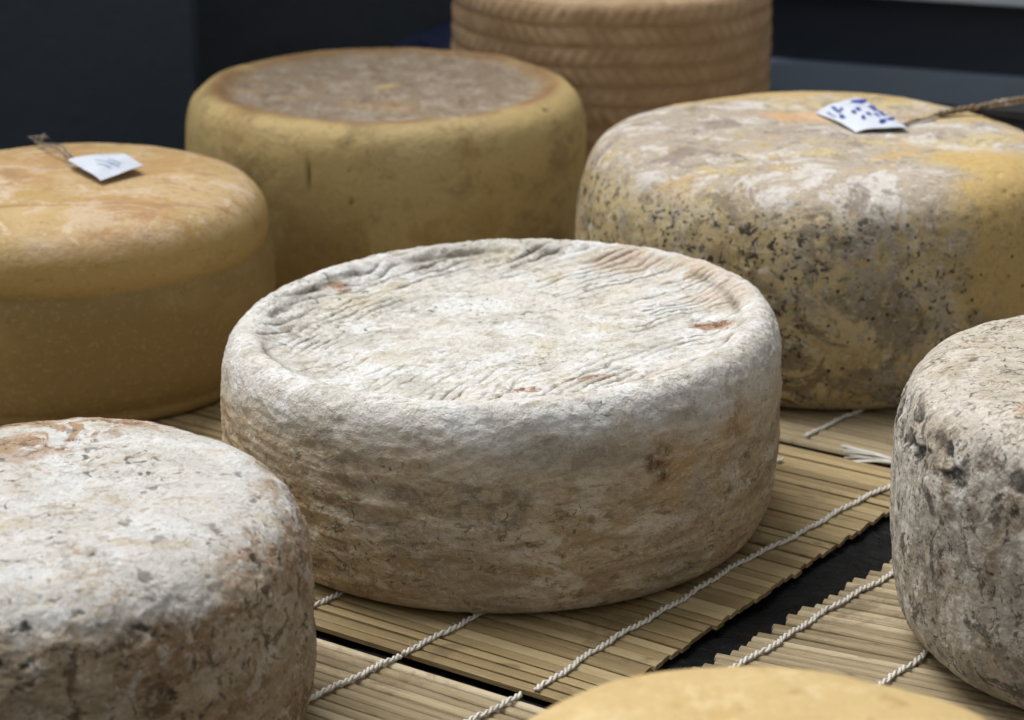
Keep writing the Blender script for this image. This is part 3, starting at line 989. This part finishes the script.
# dark blue rounded bundle between the two back wheels
bm = bmesh.new()
bmesh.ops.create_uvsphere(bm, u_segments=96, v_segments=64, radius=1)
pts = np.array([v_.co[:] for v_ in bm.verts])
dd = fbm(pts, 1.6, 3) * .22 + (ridged(pts, 2.3, 3, off=5) - .6) * .12
for v_, d_ in zip(bm.verts, dd):
    v_.co = v_.co * (1 + float(d_))
    v_.co.x *= .11
    v_.co.y *= .07
    v_.co.z = max(v_.co.z, -.75) * .05
bm.normal_update()
me = bpy.data.meshes.new('cloth_bundle')
bm.to_mesh(me)
bm.free()
me.polygons.foreach_set('use_smooth', np.full(len(me.polygons), True))
nm = Mat('navy_cloth', (.008, .016, .06), .8)
nm.layer((.012, .02, .05), nm.rng(nm.noise(20, 4), .4, .6))
me.materials.append(nm.done(nm.noise(300, 3), .0006))
cb = bpy.data.objects.new('cloth_bundle', me)
cb.location = (-.012, 2.14, .040)
COL.objects.link(cb)
tag(cb, 'rounded navy cloth bundle low against the dark boarding, between the two back wheels', 'cloth')


# ================================================================== paper tags
def mat_paper():
    m = Mat('white_card', (.60, .65, .74), .6)
    m.layer((.47, .52, .60), m.mul(m.rng(m.noise(60, 5, .6), .46, .64), .6))
    return m.done(m.noise(400, 3), .0001)


PAPER = mat_paper()
_ink = Mat('blue_ink', (.018, .035, .26), .6)
_ink.layer((.05, .08, .40), _ink.mul(_ink.rng(_ink.noise(300, 3), .45, .65), .6))
INK = _ink.done()
_ink2 = Mat('pale_blue_ink', (.10, .22, .42), .6)
_ink2.layer((.20, .32, .50), _ink2.mul(_ink2.rng(_ink2.noise(300, 3), .45, .65), .6))
INK2 = _ink2.done()


def card_surface(c00, c10, c11, c01, bow):
    """bilinear card with a bow; returns f(u,v)->point"""
    c = [Vector(x) for x in (c00, c10, c11, c01)]

    def fn(u, v, off=0.0):
        p = c[0] * (1 - u) * (1 - v) + c[1] * u * (1 - v) + c[2] * u * v + c[3] * (1 - u) * v
        z = bow * 4 * u * (1 - u) + bow * .5 * math.sin(v * 3.1) + .0004 * math.sin(u * 9 + v * 5)
        return p + Vector((0, 0, z + off))
    return fn


def card_mesh(fn, n=24, th=.00035, cut=.0):
    V, Fc = [], []
    for lay in (0, 1):
        for i in range(n + 1):
            for j in range(n + 1):
                u, v = i / n, j / n
                if cut:     # clipped corners
                    for (cu, cv) in ((0, 0), (0, 1)):
                        du, dv = abs(u - cu), abs(v - cv)
                        if du + dv < cut:
                            k = (cut - du - dv) / 2
                            u += k if cu == 0 else -k
                            v += k if cv == 0 else -k
                V.append(fn(u, v, 0 if lay else -th))
    N = (n + 1) ** 2
    for i in range(n):
        for j in range(n):
            a = i * (n + 1) + j
            q = (a, a + 1, a + n + 2, a + n + 1)
            Fc.append(q)
            Fc.append(tuple(N + x for x in reversed(q)))
    ring = [(i, 0) for i in range(n)] + [(n, j) for j in range(n)] + [(i, n) for i in range(n, 0, -1)] + [(0, j) for j in range(n, 0, -1)]
    idx = [i * (n + 1) + j for i, j in ring]
    for k in range(len(idx)):
        a, b = idx[k], idx[(k + 1) % len(idx)]
        Fc.append((a, b, N + b, N + a))
    return V, Fc


def strokes(fn, lines, w):
    """pen strokes as thin raised ribbons following the card"""
    parts = []
    for ln in lines:
        wd = ln[0] * w
        pts = ln[1]
        V, Fc = [], []
        n = len(pts)
        for i, (u, v) in enumerate(pts):
            p = fn(u, v, .00012)
            q0 = fn(*pts[max(i - 1, 0)])
            q1 = fn(*pts[min(i + 1, n - 1)])
            d = (q1 - q0).normalized()
            s = d.cross(Vector((0, 0, 1))).normalized() * wd
            V += [p - s, p + s]
        for i in range(n - 1):
            Fc.append((2 * i, 2 * i + 1, 2 * i + 3, 2 * i + 2))
        parts.append((V, Fc))
    return merge(parts)


def hand_line(rnd, u0, u1, v, amp, n=26, slope=0.0):
    return [(u0 + (u1 - u0) * i / n + .012 * math.sin(i * 2.4), v + slope * i / n + amp * math.sin(i * 1.9 + rnd.random()) * rnd.uniform(.5, 1)) for i in range(n + 1)]


# tag on the tan wheel (centre -.287, 1.385)
bx, by, bz = -.287, 1.367, .1295
tb = empty('paper_tag', (bx + .02, by + .03, bz + .0005))
tag(tb, 'white paper tag with faint blue handwriting, tied on top of the tan wheel', 'tag', 'paper tags on cheeses')
oo = Vector((bx + .02, by + .03, bz))


def L(x, y, z, o=oo, c=(bx, by)):
    return Vector((c[0] + x, c[1] + y, z)) - o


fnB = card_surface(L(-.0065, .037, .1355), L(.0255, -.010, .1340), L(.0475, .021, .1355), L(.0262, .052, .1365), .0016)
v, f = card_mesh(fnB, cut=.10)
link_mesh('card', np.array(v), f, PAPER, tb, smooth=False)
r_ = random.Random(4)
ln = []
for k, (a_, b_, vv) in enumerate(((.30, .62, .40), (.45, .72, .56), (.50, .78, .30), (.62, .80, .48))):
    ln.append((1.7, hand_line(r_, a_, b_, vv, .035, 22, .1)))
v, f = strokes(fnB, ln, .00028)
link_mesh('handwriting', np.array(v), f, INK2, tb, smooth=False)
cordm = Mat('grey_twine', (.33, .29, .24), .9)
cordm.layer((.16, .13, .10), cordm.rng(cordm.noise(120, 4), .45, .65))
TWINE = cordm.done(cordm.noise(900, 3), .0003)
v1 = twist([L(-.004, .037, .136), L(-.018, .062, .1375), L(-.031, .086, .1340), L(-.036, .096, .1325)], 0.006, .0005, .00045, z0=0, seed=21)
v2 = twist([L(-.002, .040, .136), L(-.014, .068, .1370), L(-.027, .086, .1338), L(-.038, .094, .1325)], 0.006, .0005, .00045, z0=0, seed=22)
rr_ = random.Random(9)
kn = []
for k in range(9):
    a_ = L(-.036, .096, .1325)
    kn.append(tube([a_, a_ + Vector((rr_.gauss(0, .003), rr_.gauss(0, .003), .004)), a_ + Vector((rr_.gauss(0, .005), rr_.gauss(0, .004), rr_.uniform(.002, .006)))], .0004, 4))
ks = [L(-.036, .096, .1325) + Vector((.0022 * math.cos(t_), .0022 * math.sin(t_) * .8, .0012 * math.sin(2 * t_) + .001)) for t_ in [i_ * .5 for i_ in range(26)]]
kn.append(tube(ks, .0007, 6))
v, f = merge([v1, v2] + kn)
link_mesh('string', np.array(v), f, TWINE, tb)

# tag on the mottled wheel (centre .21, 1.446)
ex, ey, ez = .210, 1.446, .1440
te = empty('paper_tag', (ex + .03, ey + .04, ez))
tag(te, 'white paper tag with bold blue marks, tied on top of the mottled yellow wheel', 'tag', 'paper tags on cheeses')
oe = Vector((ex + .03, ey + .04, ez))


def LE(x, y, z):
    return L(x, y - .004, z + .002, oe, (ex, ey))


fnE = card_surface(LE(.0200, -.004, .1445), LE(.0560, -.002, .1462), LE(.036, .094, .1455), LE(.001, .056, .1440), .0022)
v, f = card_mesh(fnE)
link_mesh('card', np.array(v), f, PAPER, te, smooth=False)
r_ = random.Random(8)
ln = []
for (u0, v0, u1, v1_, wd) in ((.95, .92, .80, .84, 9), (.92, .70, .86, .52, 5), (.90, .50, .86, .34, 4), (.93, .30, .80, .20, 5), (.70, .22, .62, .12, 4),
                              (.30, .90, .26, .66, 3.4), (.22, .60, .16, .48, 4), (.46, .60, .42, .50, 3), (.60, .66, .55, .54, 3), (.48, .40, .42, .30, 2.6),
                              (.62, .46, .60, .36, 2.4), (.36, .78, .33, .70, 2.2), (.12, .84, .09, .60, 1.6), (.74, .42, .72, .30, 2)):
    pts_ = []
    for i_ in range(13):
        s_ = i_ / 12
        pts_.append((u0 + (u1 - u0) * s_ + .018 * math.sin(i_ * 2.2), v0 + (v1_ - v0) * s_ + .012 * math.cos(i_ * 1.7)))
    ln.append((wd * 1.15, pts_))
v, f = strokes(fnE, ln, .0005)
link_mesh('printed_mark', np.array(v), f, INK, te, smooth=False)
cordm2 = Mat('brown_cord', (.20, .145, .09), .85)
cordm2.layer((.38, .33, .26), cordm2.rng(cordm2.noise(60, 4), .48, .62))
BCORD = cordm2.done(cordm2.noise(700, 3), .0004)
c1 = twist([LE(.050, .006, .1455), LE(.061, .026, .1448), LE(.085, .048, .1448), LE(.103, .056, .1450), LE(.133, .066, .1462), LE(.172, .078, .1490)], .008, .0009, .0007, z0=0, seed=31)
c2 = twist([LE(.085, .049, .1450), LE(.105, .059, .1460), LE(.133, .070, .1480), LE(.172, .082, .1510)], .010, .0016, .0012, z0=0, seed=32)
v, f = merge([c1, c2])
link_mesh('string', np.array(v), f, BCORD, te)
blk = Mat('black_rubber', (.010, .010, .011), .6)
blk.layer((.02, .02, .02), blk.rng(blk.noise(60, 3), .4, .6))
BLK = blk.done()
cl = []
for k in range(14):
    s_ = k / 13
    c_ = LE(.116, .060, .1440).lerp(LE(.166, .026, .1450), s_)
    wv = .0012 + .0075 * s_
    d_ = (LE(.166, .026, .1450) - LE(.116, .060, .1440)).normalized()
    n_ = d_.cross(Vector((0, 0, 1))).normalized()
    cl.append([c_ - n_ * wv + Vector((0, 0, -.0015)), c_ - n_ * wv * .8 + Vector((0, 0, .0016 + .004 * s_)), c_ + n_ * wv * .8 + Vector((0, 0, .0016 + .004 * s_)), c_ + n_ * wv + Vector((0, 0, -.0015))])
V_ = [p_ for r in cl for p_ in r]
F2 = []
for k in range(13):
    for j in range(4):
        F2.append((k * 4 + j, k * 4 + (j + 1) % 4, (k + 1) * 4 + (j + 1) % 4, (k + 1) * 4 + j))
F2 += [(3, 2, 1, 0), tuple(52 + j for j in range(4))]
link_mesh('clip', np.array(V_), F2, BLK, te, smooth=False)

# ================================================================== light
SUN_EL, SUN_AZ = math.radians(64), math.radians(-48)      # behind and to the left of the wheels
wd_ = bpy.data.worlds.new('World')
sc.world = wd_
wd_.use_nodes = True
nt = wd_.node_tree
bg = nt.nodes['Background']
sky = nt.nodes.new('ShaderNodeTexSky')
sky.sky_type = 'NISHITA'
sky.sun_disc = False
sky.sun_elevation = SUN_EL
sky.sun_rotation = SUN_AZ
sky.air_density = 1.0
sky.dust_density = 4.0
hs = nt.nodes.new('ShaderNodeHueSaturation')      # milky, overcast sky
hs.inputs['Saturation'].default_value = .05
nt.links.new(sky.outputs[0], hs.inputs['Color'])
nt.links.new(hs.outputs[0], bg.inputs['Color'])
bg.inputs['Strength'].default_value = .10
sd = bpy.data.lights.new('overcast_sun', 'SUN')
sd.energy = 2.5
sd.angle = math.radians(35)
sd.color = (1, .97, .93)
so = bpy.data.objects.new('overcast_sun', sd)
dv = Vector((math.sin(SUN_AZ) * math.cos(SUN_EL), math.cos(SUN_AZ) * math.cos(SUN_EL), math.sin(SUN_EL)))
so.rotation_euler = dv.to_track_quat('Z', 'Y').to_euler()
so.location = (-1, 3, 4)
COL.objects.link(so)

# ================================================================== camera
cd = bpy.data.cameras.new('camera')
cam = bpy.data.objects.new('camera', cd)
COL.objects.link(cam)
cam.location = (0, 0, .494)
cam.rotation_euler = (math.radians(90 - 19.5), 0, 0)
cd.sensor_width = 36
cd.lens = 2200 * 36 / 1024
cd.clip_start = .02
cd.clip_end = 100
cd.dof.use_dof = True
cd.dof.focus_distance = 1.09
cd.dof.aperture_fstop = 11
sc.camera = cam
sc.view_settings.view_transform = 'Standard'
sc.view_settings.look = 'None'
sc.view_settings.gamma = 1
sc.view_settings.use_curve_mapping = False
sc.view_settings.exposure = .30
